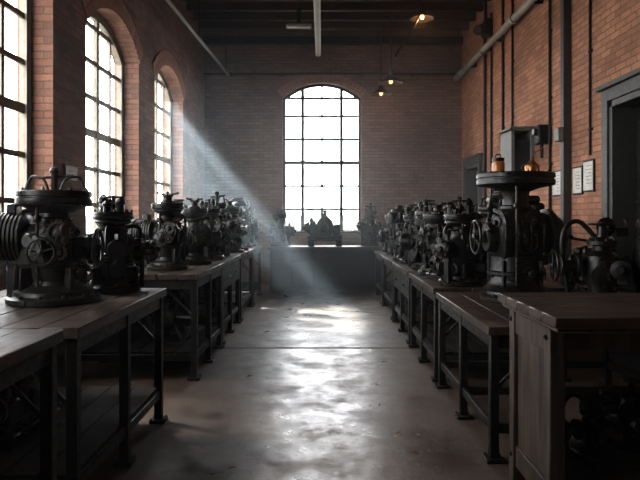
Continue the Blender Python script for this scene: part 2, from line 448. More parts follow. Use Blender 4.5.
mb.bb(x0, x0+.05, y0, y1, z0, z1, M_SEAL); mb.bb(x1-.05, x1, y0, y1, z0, z1, M_SEAL)
mb.bb(x0, x1, y1-.03, y1, z0, z1, M_DARK); mb.bb(x0-.02, x1, y0-.03, y1+.02, z1, z1+.03, M_SEAL)
mb.bb(x0+.05, x1-.05, y0+.04, y0+.06, z0+.03, z1-.16, M_DARK)
mb.cyl(.02, (2.95, 9.0, z0), (2.95, 9.0, .9), M_DARK, 8)
mb.obj('electrical_cabinet')
mb = MB(); mb.box((3.02, 8.25, 2.62), (.15, .2, .26), M_DARK, .02); mb.cyl(.05, (2.96, 8.25, 2.66), (2.9, 8.25, 2.66), M_STEEL); mb.cyl(.025, (3.02, 8.25, 2.5), (3.02, 8.25, 2.3), M_DARK, 8); mb.obj('wall_switch_box')
mb = MB(); mb.box((3.02, 11.0, 4.95), (.15, .3, .3), M_DARK, .03); mb.cyl(.09, (2.95, 11.0, 4.95), (2.8, 10.8, 4.85), M_DARK, 16); mb.cyl(.03, (3.0, 11, 5.1), (3.0, 11, 5.45), M_DARK, 8); mb.obj('wall_floodlight')
def notice(y0, y1, z0, z1, x, sgn, n=1):
    mb = MB()
    xo = x-sgn*.011
    mb.bb(xo-.01, xo+.01, y0, y1, z0, z1, M_DARK, .003)
    xp = xo-sgn*.0125
    mb.bb(xp-.002, xp+.002, y0+.02, y1-.02, z0+.02, z1-.02, M_PAPER, 0)
    xt = xp-sgn*.003; random.seed(int(y0*100)); z = z1-.07
    while z > z0+.06:
        l = random.uniform(.4, .9)*(y1-y0-.1); mb.bb(xt-.001, xt+.001, y0+.05, y0+.05+l, z-.003, z+.003, M_INK, 0); z -= .04
    mb.obj('framed_notice')
notice(6.8, 7.08, 1.78, 2.15, XR, 1); notice(7.1, 7.38, 1.76, 2.1, XR, 1); notice(7.72, 8.02, 1.76, 2.1, XR, 1)
notice(6.02, 6.34, 1.85, 2.03, XL, -1)

mb = MB(); mb.cyl(.025, (XL+.002, YB-.1, 4.64), (XR-.002, YB-.1, 4.64), M_DARK, 8)
for x in (-2, -.9, .9, 2): mb.box((x, YB-.06, 4.64), (.05, .11, .06), M_DARK)
mb.obj('wall_rail_pipe')
mb = MB(); mb.cyl(.03, (-2.32, 5.5, 4.6), (-2.05, YB-.13, 4.6), M_PIPE, 8)
for yy in (8, 10.5, 13.0): mb.cyl(.01, (-2.26+(yy-7)*.03, yy, 4.6), (-2.26+(yy-7)*.03, yy, ZC-.05), M_DARK, 6)
mb.obj('ceiling_conduit')
mb = MB()
mb.box((-.08, 10.4, 4.98), (.12, 5.0, .07), M_PIPE, .01)
mb.box((-.08, 10.4, 4.935), (.06, 4.9, .03), M_SEAL, .01)
for yy in (8.2, 9.9, 11.6, 12.7): mb.cyl(.01, (-.08, yy, 5.01), (-.08, yy, ZC-.01), M_DARK, 6)
mb.obj('strip_light')
mb = MB(); mb.box((-.42, 10.9, 4.96), (.46, .1, .07), M_PIPE, .02); mb.box((-.42, 10.9, 5.1), (.08, .06, .34), M_DARK); mb.cyl(.012, (-.42, 10.9, 5.2), (-.42, 10.9, ZC-.01), M_DARK, 6); mb.obj('small_ceiling_light')
def pendant(x, y, z, r=.17, en=8, arm=False):
    mb = MB()
    t = .006
    prof = [(.025, .2), (.045, .18), (.06, .13), (r*.7, .055), (r, 0), (r-t, -.002), (r*.7-t, .049), (.06-t, .12), (.025, .16)]
    mb.lathe(prof, (x, y, z), (0, 0, 1), M_DARK, 28)
    mb.lathe([(.03, .18), (.035, .2), (.035, .26), (.012, .29)], (x, y, z), (0, 0, 1), M_DARK, 14)
    mb.lathe([(0, -.015), (.03, .005), (.04, .035), (.02, .08), (.02, .12)], (x, y, z), (0, 0, 1), M_BULB if en > 4 else M_BULBOFF, 14)
    mb.cyl(.014, (x, y, z+.28), (x, y, ZC-.01), M_DARK, 6)
    if arm: mb.smoothtube([(x, y, z+.3), (x-.06, y, z+.02), (x-.25, y, z-.32), (x-.45, y, z-.62), (x-.45, y, z-.66)], .02, M_DARK, 6)
    mb.obj('pendant_lamp')
    l = bpy.data.lights.new('bulb', 'POINT'); l.energy = en; l.color = (1, .5, .22); l.shadow_soft_size = .03
    o = bpy.data.objects.new('bulb_light', l); COL.objects.link(o); o.location = (x, y, z-.05)
pendant(1.75, 10.5, 4.96, .21, 9, True); pendant(1.33, 11.6, 4.08, .24, 3.5); pendant(1.22, 12.4, 4.02, .22, 3.5)

# ------------------------------------------------------------------ workbenches
def bench(x0, x1, y0, y1, h, aisle=1, shelf=True, panel=False, wood=False, name='workbench', lower=.2):
    rnd = random.Random(int(y0*100)+int(x0*10)); mb = MB(); t = .055
    n = max(3, round((x1-x0)/.19)); w = (x1-x0)/n
    for i in range(n):
        e = rnd.uniform(-.008, .008)
        mb.bb(x0+i*w+.0015, x0+(i+1)*w-.0015, y0+e, y1+e, h-t+rnd.uniform(-.001, .001), h-rnd.uniform(0, .002), M_TOP, .004)
    fm = M_WOODV if wood else M_FRAME; ls = .075 if wood else .055; ins = .05
    xa, xb, ya, yb = x0+ins, x1-ins, y0+ins, y1-ins
    ah = .12 if wood else .085
    for xx in (xa, xb): mb.bb(xx-.018, xx+.018, ya, yb, h-t-ah, h-t, fm)
    for y in (ya, yb): mb.bb(xa, xb, y-.018, y+.018, h-t-ah, h-t, fm)
    ys = [ya, yb] if (yb-ya) < 1.35 else [ya, (ya+yb)/2, yb]
    for y in ys:
        for xx in (xa, xb):
            mb.box((xx, y, (h-t)/2), (ls, ls, h-t-.002), fm, .005)
            if not wood:
                mb.box((xx, y, .012), (.11, .11, .024), M_FRAME, .004)
                mb.bolts((xx, y, .024), .062, 4, (0, 0, 1), M_STEEL, .008, .008, .78)
        mb.bb(xa, xb, y-.015, y+.015, lower-.03, lower+.03, fm)
    for xx in (xa, xb): mb.bb(xx-.015, xx+.015, ya, yb, lower-.03, lower+.03, fm)
    if shelf: 
        for i in range(n): mb.bb(xa+i*(xb-xa)/n+.003, xa+(i+1)*(xb-xa)/n-.003, ya, yb, lower+.03, lower+.055, M_SHELF, .003)
    xw = xa if aisle > 0 else xb
    mb.bb(xw-.006, xw+.006, ya+.03, yb-.03, lower+.06, h-t-ah, M_DARK, .002)  # added wall-side sheet, keeps the space under the bench dark
    if not wood:
        for y in (ys[0], ys[-1]):
            mb.tube([(xa, y, h-t-.35), (xa+.28, y, h-t-.06)], .012, fm, 6); mb.tube([(xb, y, h-t-.35), (xb-.28, y, h-t-.06)], .012, fm, 6)
    if panel:
        xf = xb if aisle > 0 else xa
        d = aisle*.012
        ndr = max(1, round((yb-ya)/.7))
        for i in range(ndr):
            p0 = ya+.04+i*(yb-ya-.04)/ndr; p1 = ya+(i+1)*(yb-ya-.04)/ndr
            mb.bb(xf+d-.014, xf+d+.014, p0, p1, h-t-ah-.2, h-t-.01, M_FRAME, .006)
            ym = (p0+p1)/2; mb.smoothtube([(xf+d+aisle*.012, ym-.06, h-t-.15), (xf+d+aisle*.045, ym-.04, h-t-.15), (xf+d+aisle*.045, ym+.04, h-t-.15), (xf+d+aisle*.012, ym+.06, h-t-.15)], .006, M_STEEL, 6, 3)
    return mb.obj(name)
LB = [(.9, 2.66, .995), (2.82, 4.42, .97), (5.45, 6.9, .97), (7.0, 8.5, .965), (8.6, 10.05, .96), (10.15, 11.5, .96)]
for i, (a, b, h) in enumerate(LB): bench(-2.28, -1.14+(.02 if i == 2 else 0), a, b, h, 1, True, i == 3)
RB = [(3.62, 5.3, .83, 2.55), (5.42, 6.95, .85, 2.25), (7.05, 8.6, .85, 2.25), (8.7, 10.1, .85, 2.25), (10.2, 11.5, .85, 2.25)]
for i, (a, b, h, xx) in enumerate(RB): bench(1.0, xx, a, b, h, -1, i > 0, i == 2)
# near right timber table
mb = MB(); h = 1.06; x0, x1, y0, y1 = 1.0, 2.45, 2.57, 3.42
n = 5
for i in range(n):
    w = (y1-y0)/n; mb.bb(x0, x1, y0+i*w+.001, y0+(i+1)*w-.001, h-.05, h-.001*(i % 2), M_TOPX, .005)
mb.bb(x0+.02, x1-.02, y0+.03, y1-.02, h-.075, h-.05, M_WOODV, .006)
for xx in (x0+.1, x1-.1):
    for y in (y0+.27, y1-.05): mb.box((xx, y, (h-.07)/2), (.075, .075, h-.072), M_WOODV, .006)
    mb.bb(xx-.012, xx+.012, y0+.27, y1-.05, .1, h-.07, M_WOODV, .004)
    mb.bb(xx-.025, xx+.025, y0+.3, y1-.08, .1, .22, M_WOODV, .006); mb.bb(xx-.025, xx+.025, y0+.3, y1-.08, h-.22, h-.075, M_WOODV, .006)
for y in (y0+.27, y1-.05): mb.bb(x0+.1, x1-.1, y-.015, y+.015, h-.2, h-.07, M_WOODV, .005)
mb.bb(x0+.1, x1-.1, y0+.25, y1-.03, .2, .235, M_WOODV, .004)
for z in (.16, h-.14):
    for y in (y0+.27, y1-.05): mb.bolts((x0+.063, y, z), .0, 1, (-1, 0, 0), M_STEEL, .012, .01)
mb.obj('timber_worktable')
# back bench
mb = MB(); h = .9; x0, x1, y0, y1 = -1.08, 1.28, 11.8, 12.55
for i in range(4):
    w = (y1-y0)/4; mb.bb(x0, x1, y0+i*w+.001, y0+(i+1)*w-.001, h-.06, h, M_TOPX, .005)
mb.bb(x0+.05, x1-.05, y0+.05, y1-.04, .06, h-.06, M_FRAME, .006)
for i in range(5):
    xa = x0+.08+i*.44; mb.bb(xa, xa+.4, y0+.03, y0+.05, .12, h-.28, M_FRAME, .006); mb.bb(xa, xa+.4, y0+.03, y0+.05, h-.25, h-.09, M_FRAME, .006)
    mb.cyl(.012, (xa+.2, y0+.005, h-.17), (xa+.2, y0+.03, h-.17), M_STEEL, 8)
mb.bb(x0+.08, x1-.08, y0+.08, y1-.06, 0, .06, M_DARK)
mb.obj('back_workbench')

# ------------------------------------------------------------------ machines
def greebles(mb, R, n, r, z0, z1, s=1.0):
    for i in range(n):
        a = R.uniform(0, 6.283); z = R.uniform(z0, z1); c, s_ = math.cos(a), math.sin(a); d = Vector((c, s_, 0)); p = d*r*.85+Vector((0, 0, z)); k = R.random()
        m = R.choice([M_IRON, M_IRON, M_IRON, M_STEEL])
        if k < .35:
            w = R.uniform(.018, .045)*s; l = R.uniform(.05, .14)*s
            mb.lathe([(w, 0), (w, l*.5), (w*1.25, l*.52), (w*1.25, l*.7), (w*.6, l*.74), (w*.5, l), (0, l)], p, d, m, 12)
        elif k < .55:
            mb.box(p+d*.04, (R.uniform(.05, .1)*s, R.uniform(.04, .09)*s, R.uniform(.04, .1)*s), M_IRON, .006, Matrix.Rotation(a, 3, 'Z'))
        elif k < .75:
            l = R.uniform(.1, .17)*s; q = p+d*l+Vector((0, 0, R.uniform(.02, .12)))
            mb.tube([p, q], .008, M_STEEL, 6); mb.lathe([(0, 0), (.016, .008), (.018, .02), (0, .036)], q-Vector((0, 0, .01)), (0, 0, 1), M_IRON, 10)
        elif k < .88:
            l = R.uniform(.07, .11)*s; mb.cyl(.011, p, p+d*l, M_STEEL, 8); mb.handwheel(p+d*l, R.uniform(.035, .06)*s, d, m, 4, False)
        else:
            t = R.uniform(.03, .07)*s; q = p+d*.06
            mb.lathe([(t*.5, 0), (t, .004), (t, .02), (t*.8, .03), (0, .03)], q, d, M_IRON, 16); mb.cyl(t*.4, p, q, M_IRON, 10)
def rotary(seed, H=.72, rb=.26, rbody=.15, rtop=.21, tt=.07, rn=.08, drum=-1, dr=.12, dl=.3, dz=.5, wheel=1, wr=.12, fit=0, greeb=14, mid=False, sideblock=False, hbody=None):
    R = random.Random(seed); mb = MB(); I = M_IRON
    zt = H*.86; zb0 = H*.14; zb1 = H*.62
    mb.lathe([(rb*.96, 0), (rb, .008), (rb, .035), (rb*.94, .045), (rb*.86, .05), (rb*.84, .075), (rb*.72, .09), (rbody*1.05, zb0), (rbody*.92, zb0+.04)], (0, 0, 0), (0, 0, 1), I, 36)
    mb.bolts((0, 0, .045), rb*.91, 12, (0, 0, 1), M_STEEL, .011, .012)
    mb.lathe([(rbody*.9, zb0), (rbody*1.0, zb0+.05*H), (rbody*1.08, H*.3), (rbody*1.15, H*.31), (rbody*1.15, H*.335), (rbody*1.05, H*.345), (rbody*1.08, H*.45), (rbody*.98, H*.53), (rbody*.7, zb1-.02), (rn*1.25, zb1), (rn*1.25, zb1+.02), (rn, zb1+.03), (rn*.95, H*.7), (rn*1.1, zt-tt-.045), (rn*1.9, zt-tt-.015), (rtop*.9, zt-tt)], (0, 0, 0), (0, 0, 1), I, 32)
    mb.bolts((0, 0, H*.335), rbody*1.1, 10, (0, 0, 1), M_STEEL, .008, .01)
    mb.lathe([(rtop*.9, zt-tt-.001), (rtop*.98, zt-tt+.005), (rtop, zt-tt+.012), (rtop, zt-tt*.55), (rtop*.96, zt-tt*.5), (rtop*.96, zt-tt*.4), (rtop, zt-tt*.35), (rtop, zt-.008), (rtop*.97, zt), (rtop*.8, zt), (rtop*.78, zt-.006), (rtop*.4, zt-.006), (rtop*.38, zt+.006), (0, zt+.006)], (0, 0, 0), (0, 0, 1), I, 40)
    mb.bolts((0, 0, zt), rtop*.88, 8, (0, 0, 1), M_STEEL, .009, .012)
    for i in range(4):
        an = math.pi/4+i*math.pi/2
        mb.box((math.cos(an)*rbody*1.15, math.sin(an)*rbody*1.15, H*.19), (.1, .02, H*.17), I, .004, Matrix.Rotation(an, 3, 'Z'))
    # guide rods and change gears
    for an in ((2.3, 4.4) if seed % 2 else (.8, 5.4)):
        xx, yy = rtop*.72*math.cos(an), rtop*.72*math.sin(an)
        mb.cyl(.011, (xx, yy, H*.12), (xx, yy, zt-tt+.005), M_STEEL, 10); mb.lathe([(.02, 0), (.024, .01), (.024, .03), (.018, .04)], (xx, yy, H*.62), (0, 0, 1), I, 12)
    gr = rbody*.55
    mb.gear((rbody*.55, -rbody*1.0, H*.54), gr, (0, -1, 0), I); mb.gear((rbody*.55+gr*.1, -rbody*1.02, H*.54-gr*1.55), gr*.6, (0, -1, 0), M_STEEL, .02, 12)
    mb.cyl(.015, (rbody*.55, -rbody*.4, H*.54), (rbody*.55, -rbody*1.0-.04, H*.54), M_STEEL, 10); mb.cyl(.012, (rbody*.55+gr*.1, -rbody*.4, H*.54-gr*1.55), (rbody*.55+gr*.1, -rbody*1.02-.035, H*.54-gr*1.55), M_STEEL, 10)
    if mid:
        mb.lathe([(rtop*.7, 0), (rtop*.8, .01), (rtop*.8, .03), (rtop*.7, .04)], (0, 0, H*.66), (0, 0, 1), I, 30)
    if sideblock:
        mb.box((-rbody*.2, 0, H*.42), (rbody*2.2, rbody*1.7, H*.3), I, .025)
        mb.box((0, 0, H*.6), (rbody*1.3, rbody*1.2, H*.12), I, .02)
    if hbody:
        r, xa, xb, zz = hbody
        mb.lathe([(r*.55, xa), (r*.6, xa+.02), (r*.62, xa+.07), (r*.95, xa+.09), (r*1.08, xa+.1), (r*1.08, xa+.13), (r*.98, xa+.14), (r*1.0, -.01), (r*1.04, 0), (r*1.04, .03), (r*1.0, .04), (r*.98, xb-.14), (r*1.12, xb-.13), (r*1.12, xb-.09), (r*.9, xb-.08), (r*.85, xb-.03), (r*.7, xb), (0, xb)], (0, 0, zz), (1, 0, 0), I, 36)
        for x in (xa+.13, xb-.09): mb.bolts((x, 0, zz), r*1.02, 12, (1, 0, 0), M_STEEL, .009, .012)
        mb.box((0, 0, zz+r*.8), (r*1.3, r*1.3, r*.6), I, .03)
        mb.lathe([(rb*.95, .09), (rb*.8, .12), (rb*.72, .16), (rb*.7, zz-r*.75)], (0, 0, 0), (0, 0, 1), I, 32)
        mb.lathe([(rb*.78, 0), (rb*.82, .008), (rb*.82, .03), (rb*.78, .038)], (0, 0, .2), (0, 0, 1), I, 32)
        for k in range(4): mb.box((-.15+.1*k, -r*.97, zz), (.018, .05, r*1.1), I, .004)
    if drum:
        z = H*dz; p = [(dr*.6, rbody*.5), (dr*.6, rbody*1.1), (dr*.95, rbody*1.15)]
        L0 = rbody*1.15; k = 7
        for i in range(k):
            a = L0+dl*i/k; b = dl/k
            p += [(dr, a+b*.1), (dr, a+b*.55), (dr*.93, a+b*.6), (dr*.93, a+b*.98)]
        p += [(dr*1.06, L0+dl), (dr*1.06, L0+dl+.025), (dr*.8, L0+dl+.04), (dr*.35, L0+dl+.045), (dr*.3, L0+dl+.07), (0, L0+dl+.07)]
        mb.lathe(p, (0, 0, z), (drum, 0, 0), I, 30)
        mb.bolts((drum*(L0+dl+.028), 0, z), dr*.92, 8, (drum, 0, 0), M_STEEL, .009, .012)
        mb.box((drum*(L0+dl*.5), 0, z-dr*.95), (dl*.7, dr*.9, .03), I)
        mb.box((drum*(L0+dl*.5), 0, (z-dr)*.5+.02), (dl*.35, .05, z-dr), I, .008)
        mb.box((drum*(L0+dl*.45), 0, z+dr+.02), (dl*.35, dr*.6, .06), I, .008)
    if wheel:
        z = H*.42; a = rbody*1.0
        if hbody: a = -hbody[1]-.04; z = hbody[3]
        mb.cyl(.022, (wheel*a*.8, 0, z), (wheel*(a+.12), 0, z), M_STEEL, 12)
        mb.lathe([(.07, 0), (.075, .01), (.075, .035), (.05, .045), (.04, .07)], (wheel*a, 0, z), (wheel, 0, 0), I, 20)
        mb.handwheel((wheel*(a+.12), 0, z), wr, (wheel, 0, 0), I)
    zf = H*.4
    mb.lathe([(rbody*.72, rbody*.7), (rbody*.72, rbody*1.12), (rbody*.66, rbody*1.16), (rbody*.3, rbody*1.18), (rbody*.26, rbody*1.4), (rbody*.18, rbody*1.45), (rbody*.15, rbody*1.7), (0, rbody*1.7)], (0, 0, zf), (0, -1, 0), I, 26)
    mb.bolts((0, -rbody*1.14, zf), rbody*.56, 8, (0, -1, 0), M_STEEL, .008, .01)
    if R.random() < .6: mb.handwheel((0, -rbody*1.65, zf), rbody*.55, (0, -1, 0), I, 4)
    if fit == 0:
        for s_ in (-1, 1):
            mb.smoothtube([(s_*rtop*.15, 0, zt), (s_*rtop*.3, 0, zt+H*.09), (s_*rtop*.65, .02, zt+H*.11), (s_*rtop*.8, .02, zt+H*.02), (s_*rtop*.8, .02, zt)], .009, I, 6, 4)
        mb.cyl(.02, (0, 0, zt), (0, 0, zt+H*.13), I, 10); mb.lathe([(0, 0), (.025, .01), (.03, .03), (.02, .05), (0, .055)], (0, 0, zt+H*.12), (0, 0, 1), M_STEEL, 12)
        mb.tube([(-.09, 0, zt+H*.1), (.11, .02, zt+H*.125)], .008, I, 6)
    elif fit == 1:
        mb.lathe([(rtop*.45, 0), (rtop*.45, .02), (rtop*.3, .03), (rtop*.25, .06), (rtop*.35, .07), (rtop*.35, .085), (0, .09)], (0, 0, zt), (0, 0, 1), I, 20)
        for i in range(4):
            a = i*math.pi/2+.4; mb.tube([(0, 0, zt+.08), (rtop*.6*math.cos(a), rtop*.6*math.sin(a), zt+.1)], .008, M_STEEL, 6)
            mb.lathe([(0, 0), (.014, .008), (.014, .02), (0, .028)], (rtop*.6*math.cos(a), rtop*.6*math.sin(a), zt+.09), (0, 0, 1), I, 8)
    elif fit == 2:
        for i in range(5):
            a = R.uniform(0, 6.28); rr = rtop*R.uniform(.3, .7); hh = R.uniform(.04, .12)
            mb.lathe([(.022, 0), (.022, hh*.5), (.03, hh*.55), (.03, hh*.75), (.012, hh), (0, hh)], (rr*math.cos(a), rr*math.sin(a), zt), (0, 0, 1), I, 10)
        mb.handwheel((0, 0, zt+.1), .06, (0, 0, 1), I, 4, False); mb.cyl(.012, (0, 0, zt), (0, 0, zt+.11), M_STEEL, 8)
    greebles(mb, R, greeb, rbody*1.05, H*.16, H*.58)
    for i in range(3):
        a = R.uniform(0, 6.28); c, s_ = math.cos(a), math.sin(a); r1 = rbody*1.35; r2 = rb*.8
        mb.smoothtube([(c*rn, s_*rn, H*.7), (c*r1, s_*r1, H*.68), (c*r1*1.05, s_*r1*1.05, H*.4), (c*r2, s_*r2, H*.2), (c*r2, s_*r2, .06)], R.choice([.008, .011, .014]), R.choice([I, M_STEEL, I]), 7, 5)
    return mb.mesh('machine')

def drillpress(seed, H=.85):
    R = random.Random(seed); mb = MB(); I = M_IRON
    mb.box((0, -.05, .025), (.26, .4, .05), I, .01); mb.bolts((0, -.05, .05), .15, 4, (0, 0, 1), M_STEEL, .012, .012, .78)
    mb.lathe([(.075, .05), (.075, .09), (.05, .11), (.04, .12), (.04, H*.95), (.03, H*.97)], (0, .08, 0), (0, 0, 1), I, 18)
    mb.lathe([(.06, 0), (.06, .08)], (0, .08, H*.36), (0, 0, 1), I, 16); mb.box((0, -.01, H*.36+.04), (.07, .16, .05), I, .01)
    mb.lathe([(.05, 0), (.13, .015), (.135, .02), (.135, .04), (.12, .042), (0, .042)], (0, -.12, H*.36+.03), (0, 0, 1), I, 26)
    mb.box((0, -.02, H*.72), (.14, .32, .16), I, .025); mb.box((0, -.02, H*.86), (.2, .42, .07), I, .02)
    mb.lathe([(.012, 0), (.02, .02), (.03, .06), (.03, .08), (.042, .085), (.042, .18)], (0, -.12, H*.52), (0, 0, 1), M_STEEL, 16)
    mb.lathe([(.07, 0), (.08, .01), (.08, .15), (.06, .17), (0, .17)], (0, .17, H*.63), (0, 0, 1), I, 20)
    mb.lathe([(.1, 0), (.1, .02), (.06, .03), (.06, .04), (.09, .05), (.09, .07), (0, .08)], (0, -.12, H*.9), (0, 0, 1), I, 22)
    mb.cyl(.015, (.05, -.1, H*.7), (.15, -.1, H*.7), M_STEEL, 8)
    for i in range(3):
        a = i*2.09+.5; q = Vector((.17, -.1+.14*math.cos(a), H*.7+.14*math.sin(a))); mb.tube([(.14, -.1, H*.7), q], .007, M_STEEL, 6); mb.lathe([(0, -.02), (.016, -.01), (.016, .01), (0, .02)], q, (1, 0, 0), I, 8)
    greebles(mb, R, 14, .08, H*.15, H*.85)
    for s_ in (-1, 1): mb.smoothtube([(s_*.06, .1, H*.8), (s_*.14, .16, H*.6), (s_*.12, .14, H*.3), (s_*.07, .1, .05)], .01, I, 6)
    return mb.mesh('press')
def lathe_machine(seed, L=.66):
    R = random.Random(seed); mb = MB(); I = M_IRON; h = L/2
    for x in (-h*.8, h*.8): mb.box((x, 0, .05), (.12, .24, .1), I, .012)
    mb.box((0, -.05, .13), (L, .05, .06), I, .006); mb.box((0, .05, .13), (L, .05, .06), I, .006); mb.box((0, 0, .115), (L*.96, .12, .02), I)
    mb.box((-h*.62, 0, .24), (.2, .18, .17), I, .02)
    mb.lathe([(.05, 0), (.09, 0), (.09, .03), (.075, .03), (.075, .06), (.06, .06), (.06, .09), (.03, .09), (.03, .12)], (-h*.62-.1, 0, .27), (-1, 0, 0), I, 24)
    mb.lathe([(.04, 0), (.05, .03), (.085, .035), (.085, .09), (.07, .1), (.03, .1), (.03, .09), (0, .09)], (-h*.62+.1, 0, .27), (1, 0, 0), M_STEEL, 26)
    for i in range(3):
        a = i*2.09; mb.box((-h*.62+.2, .05*math.cos(a), .27+.05*math.sin(a)), (.03, .02, .02), M_STEEL, .003)
    mb.lathe([(.15, -.05), (.165, -.04), (.165, .04), (.15, .05), (.07, .055), (.05, .09), (0, .09)], (0, -.02, .27), (0, -1, 0), I, 30)
    mb.bolts((0, -.07, .27), .13, 8, (0, -1, 0), M_STEEL, .009, .012)
    mb.box((0, .02, .2), (.26, .16, .12), I, .01)
    mb.lathe([(.05, 0), (.06, .02), (.03, .04), (.03, .08), (.045, .09), (.045, .1), (0, .11)], (0, -.02, .42), (0, 0, 1), I, 16)
    mb.tube([(-.1, -.02, .46), (.1, -.02, .48)], .008, M_STEEL, 6)
    mb.box((h*.7, 0, .23), (.14, .14, .18), I, .02); mb.cyl(.03, (h*.45, 0, .28), (h*.9, 0, .28), M_STEEL, 14); mb.handwheel((h*.98, 0, .28), .08, (1, 0, 0), I, 5)
    mb.handwheel((-.18, -.14, .14), .06, (0, -1, 0), I, 4); mb.cyl(.01, (-.18, -.05, .14), (-.18, -.14, .14), M_STEEL, 8)
    mb.handwheel((.2, -.14, .2), .05, (0, -1, 0), I, 4); mb.cyl(.01, (.2, 0, .2), (.2, -.14, .2), M_STEEL, 8)
    mb.cyl(.01, (-h*.9, -.1, .09), (h*.9, -.1, .09), M_STEEL, 8)
    for i in range(12):
        x = R.uniform(-h*.8, h*.8); z = R.uniform(.2, .3); hh = R.uniform(.06, .18)
        mb.lathe([(.025, 0), (.025, hh*.6), (.035, hh*.62), (.035, hh*.8), (.012, hh), (0, hh)], (x, R.uniform(-.05, .06), z), (0, 0, 1), I, 10)
    return mb.mesh('lathe')
def pump(seed, H=.55):
    R = random.Random(seed); mb = MB(); I = M_IRON
    mb.box((0, 0, .03), (.52, .3, .06), I, .01); mb.bolts((0, 0, .06), .2, 6, (0, 0, 1), M_STEEL, .012, .012)
    for (x, r, hh) in ((-.13, .1, H*.62), (.13, .085, H*.78)):
        mb.lathe([(r*1.2, .06), (r*1.2, .08), (r*.8, .1), (r*.75, .14), (r, .19), (r*1.05, hh*.6), (r*.9, hh*.75), (r*.5, hh*.82), (r*.5, hh*.88), (r*.85, hh*.9), (r*.85, hh*.95), (r*.3, hh), (r*.22, hh*1.15), (0, hh*1.15)], (x, 0, 0), (0, 0, 1), I, 26)
        mb.bolts((x, 0, hh*.95), r*.7, 8, (0, 0, 1), M_STEEL, .008, .012)
        mb.handwheel((x, 0, hh*1.17), r*.75, (0, 0, 1), M_STEEL if x > 0 else I, 5, False)
        mb.lathe([(r*.8, r*.5), (r*.8, r*1.25), (r*.65, r*1.3), (r*.2, r*1.35), (r*.2, r*1.7), (0, r*1.7)], (x, 0, hh*.5), (0, -1, 0), I, 20)
        mb.bolts((x, -r*1.27, hh*.5), r*.66, 6, (0, -1, 0), M_STEEL, .008, .01)
    mb.cyl(.035, (-.36, 0, H*.38), (.36, 0, H*.38), I, 16)
    for x in (-.36, -.27, 0, .27, .36): mb.lathe([(.06, -.012), (.065, -.008), (.065, .008), (.06, .012)], (x, 0, H*.38), (1, 0, 0), I, 20)
    mb.handwheel((-.4, 0, H*.38), .09, (-1, 0, 0), I); 
    mb.smoothtube([(.13, 0, H*.6), (.22, 0, H*.85), (.33, 0, H*.8), (.34, 0, H*.4)], .016, M_STEEL, 8)
    mb.smoothtube([(-.13, 0, H*.55), (-.25, .05, H*.75), (-.34, .05, H*.6), (-.3, .05, .06)], .014, I, 8)
    greebles(mb, R, 16, .16, H*.2, H*.7)
    return mb.mesh('pump')

MA = rotary(1, .79, .27, .14, .22, .09, .085, -1, .155, .17, .5, 1, .11, 0, 18, False, True)
MBm = rotary(2, .62, .16, .11, .12, .05, .06, 1, .06, .08, .45, -1, .07, 2, 20, True)
MC = rotary(3, .76, .2, .12, .16, .06, .075, -1, .13, .18, .48, 1, .08, 1, 12)
MD = rotary(4, .68, .19, .12, .14, .06, .065, 1, .08, .1, .4, -1, .09, 1, 20, True)
ME = rotary(5, .66, .17, .12, .13, .05, .065, -1, .09, .1, .4, 1, .08, 2, 22)
MF = rotary(6, .72, .16, .11, .12, .04, .06, 1, .07, .08, .5, -1, .08, 0, 24, True)
MR = rotary(7, 1.17, .27, .15, .3, .1, .1, 0, .2, .08, .42, -1, .13, 3, 14, False, False, (.2, -.24, .36, .5))
MP = drillpress(8); ML = lathe_machine(9); MV = pump(10); MV2 = pump(11, .7)
zl = .97
RT = 'rotary_table_machine'
place(MA, RT, (-1.65, 3.7, zl), .1, 1)
place(MBm, RT, (-1.46, 4.2, zl), .4, (1.15, 1.1, 1.04))
place(MC, RT, (-1.53, 5.95, zl), -.15)
place(MD, RT, (-1.42, 6.68, zl), .3, 1.05)
place(ME, RT, (-1.4, 7.45, .965), .8, 1.1)
place(MF, RT, (-1.42, 8.1, .965), -.5, 1.15)
place(MD, RT, (-1.38, 8.95, .96), 1.9, 1.15)
place(MP, 'bench_drill_press', (-1.4, 9.6, .96), .6, 1.0)
place(ME, RT, (-1.4, 10.5, .96), 2.2, 1.1)
place(MF, RT, (-1.38, 11.15, .96), 1.2, 1.1)
place(ML, 'bench_lathe', (.06, 12.15, .9), 0, (1.05, 1, 1.38))
place(ME, RT, (-.86, 12.2, .9), 2.9, 1.15)
place(MF, RT, (.98, 12.2, .9), 3.6, 1.15)
place(MR, 'pedestal_table_machine', (1.54, 4.78, .83), .05)
place(MV2, 'pump_manifold', (2.1, 4.15, .83), -.1, 1.2)
place(MV, 'pump_manifold', (2.28, 4.95, .83), .9, 1.0)
spots = [(1.3, 5.66, MBm, 1.25), (1.85, 5.75, MP, 1.1), (1.30, 6.15, MV, .95), (1.8, 6.35, MF, 1.2), (1.28, 6.65, MD, 1.15),
         (1.3, 7.3, ME, 1.25), (1.8, 7.3, MC, 1.05), (1.3, 7.82, MP, 1.0), (1.8, 7.85, MF, 1.2), (1.28, 8.35, MBm, 1.25), (1.82, 8.38, ME, 1.2),
         (1.3, 8.95, MV2, .85), (1.85, 9.15, MD, 1.15), (1.28, 9.4, MP, 1.0), (1.8, 9.7, MC, 1.05), (1.3, 9.85, MF, 1.1), (1.32, 10.45, ME, 1.15), (1.82, 10.45, MF, 1.15), (1.8, 11.0, MP, 1.0), (1.32, 11.1, MD, 1.15)]
NM = {MP: 'bench_drill_press', MV: 'pump_manifold', MV2: 'pump_manifold'}
random.seed(5)
for (x, y, me, s) in spots: place(me, NM.get(me, RT), (x, y, .85), random.uniform(0, 6.28), s)
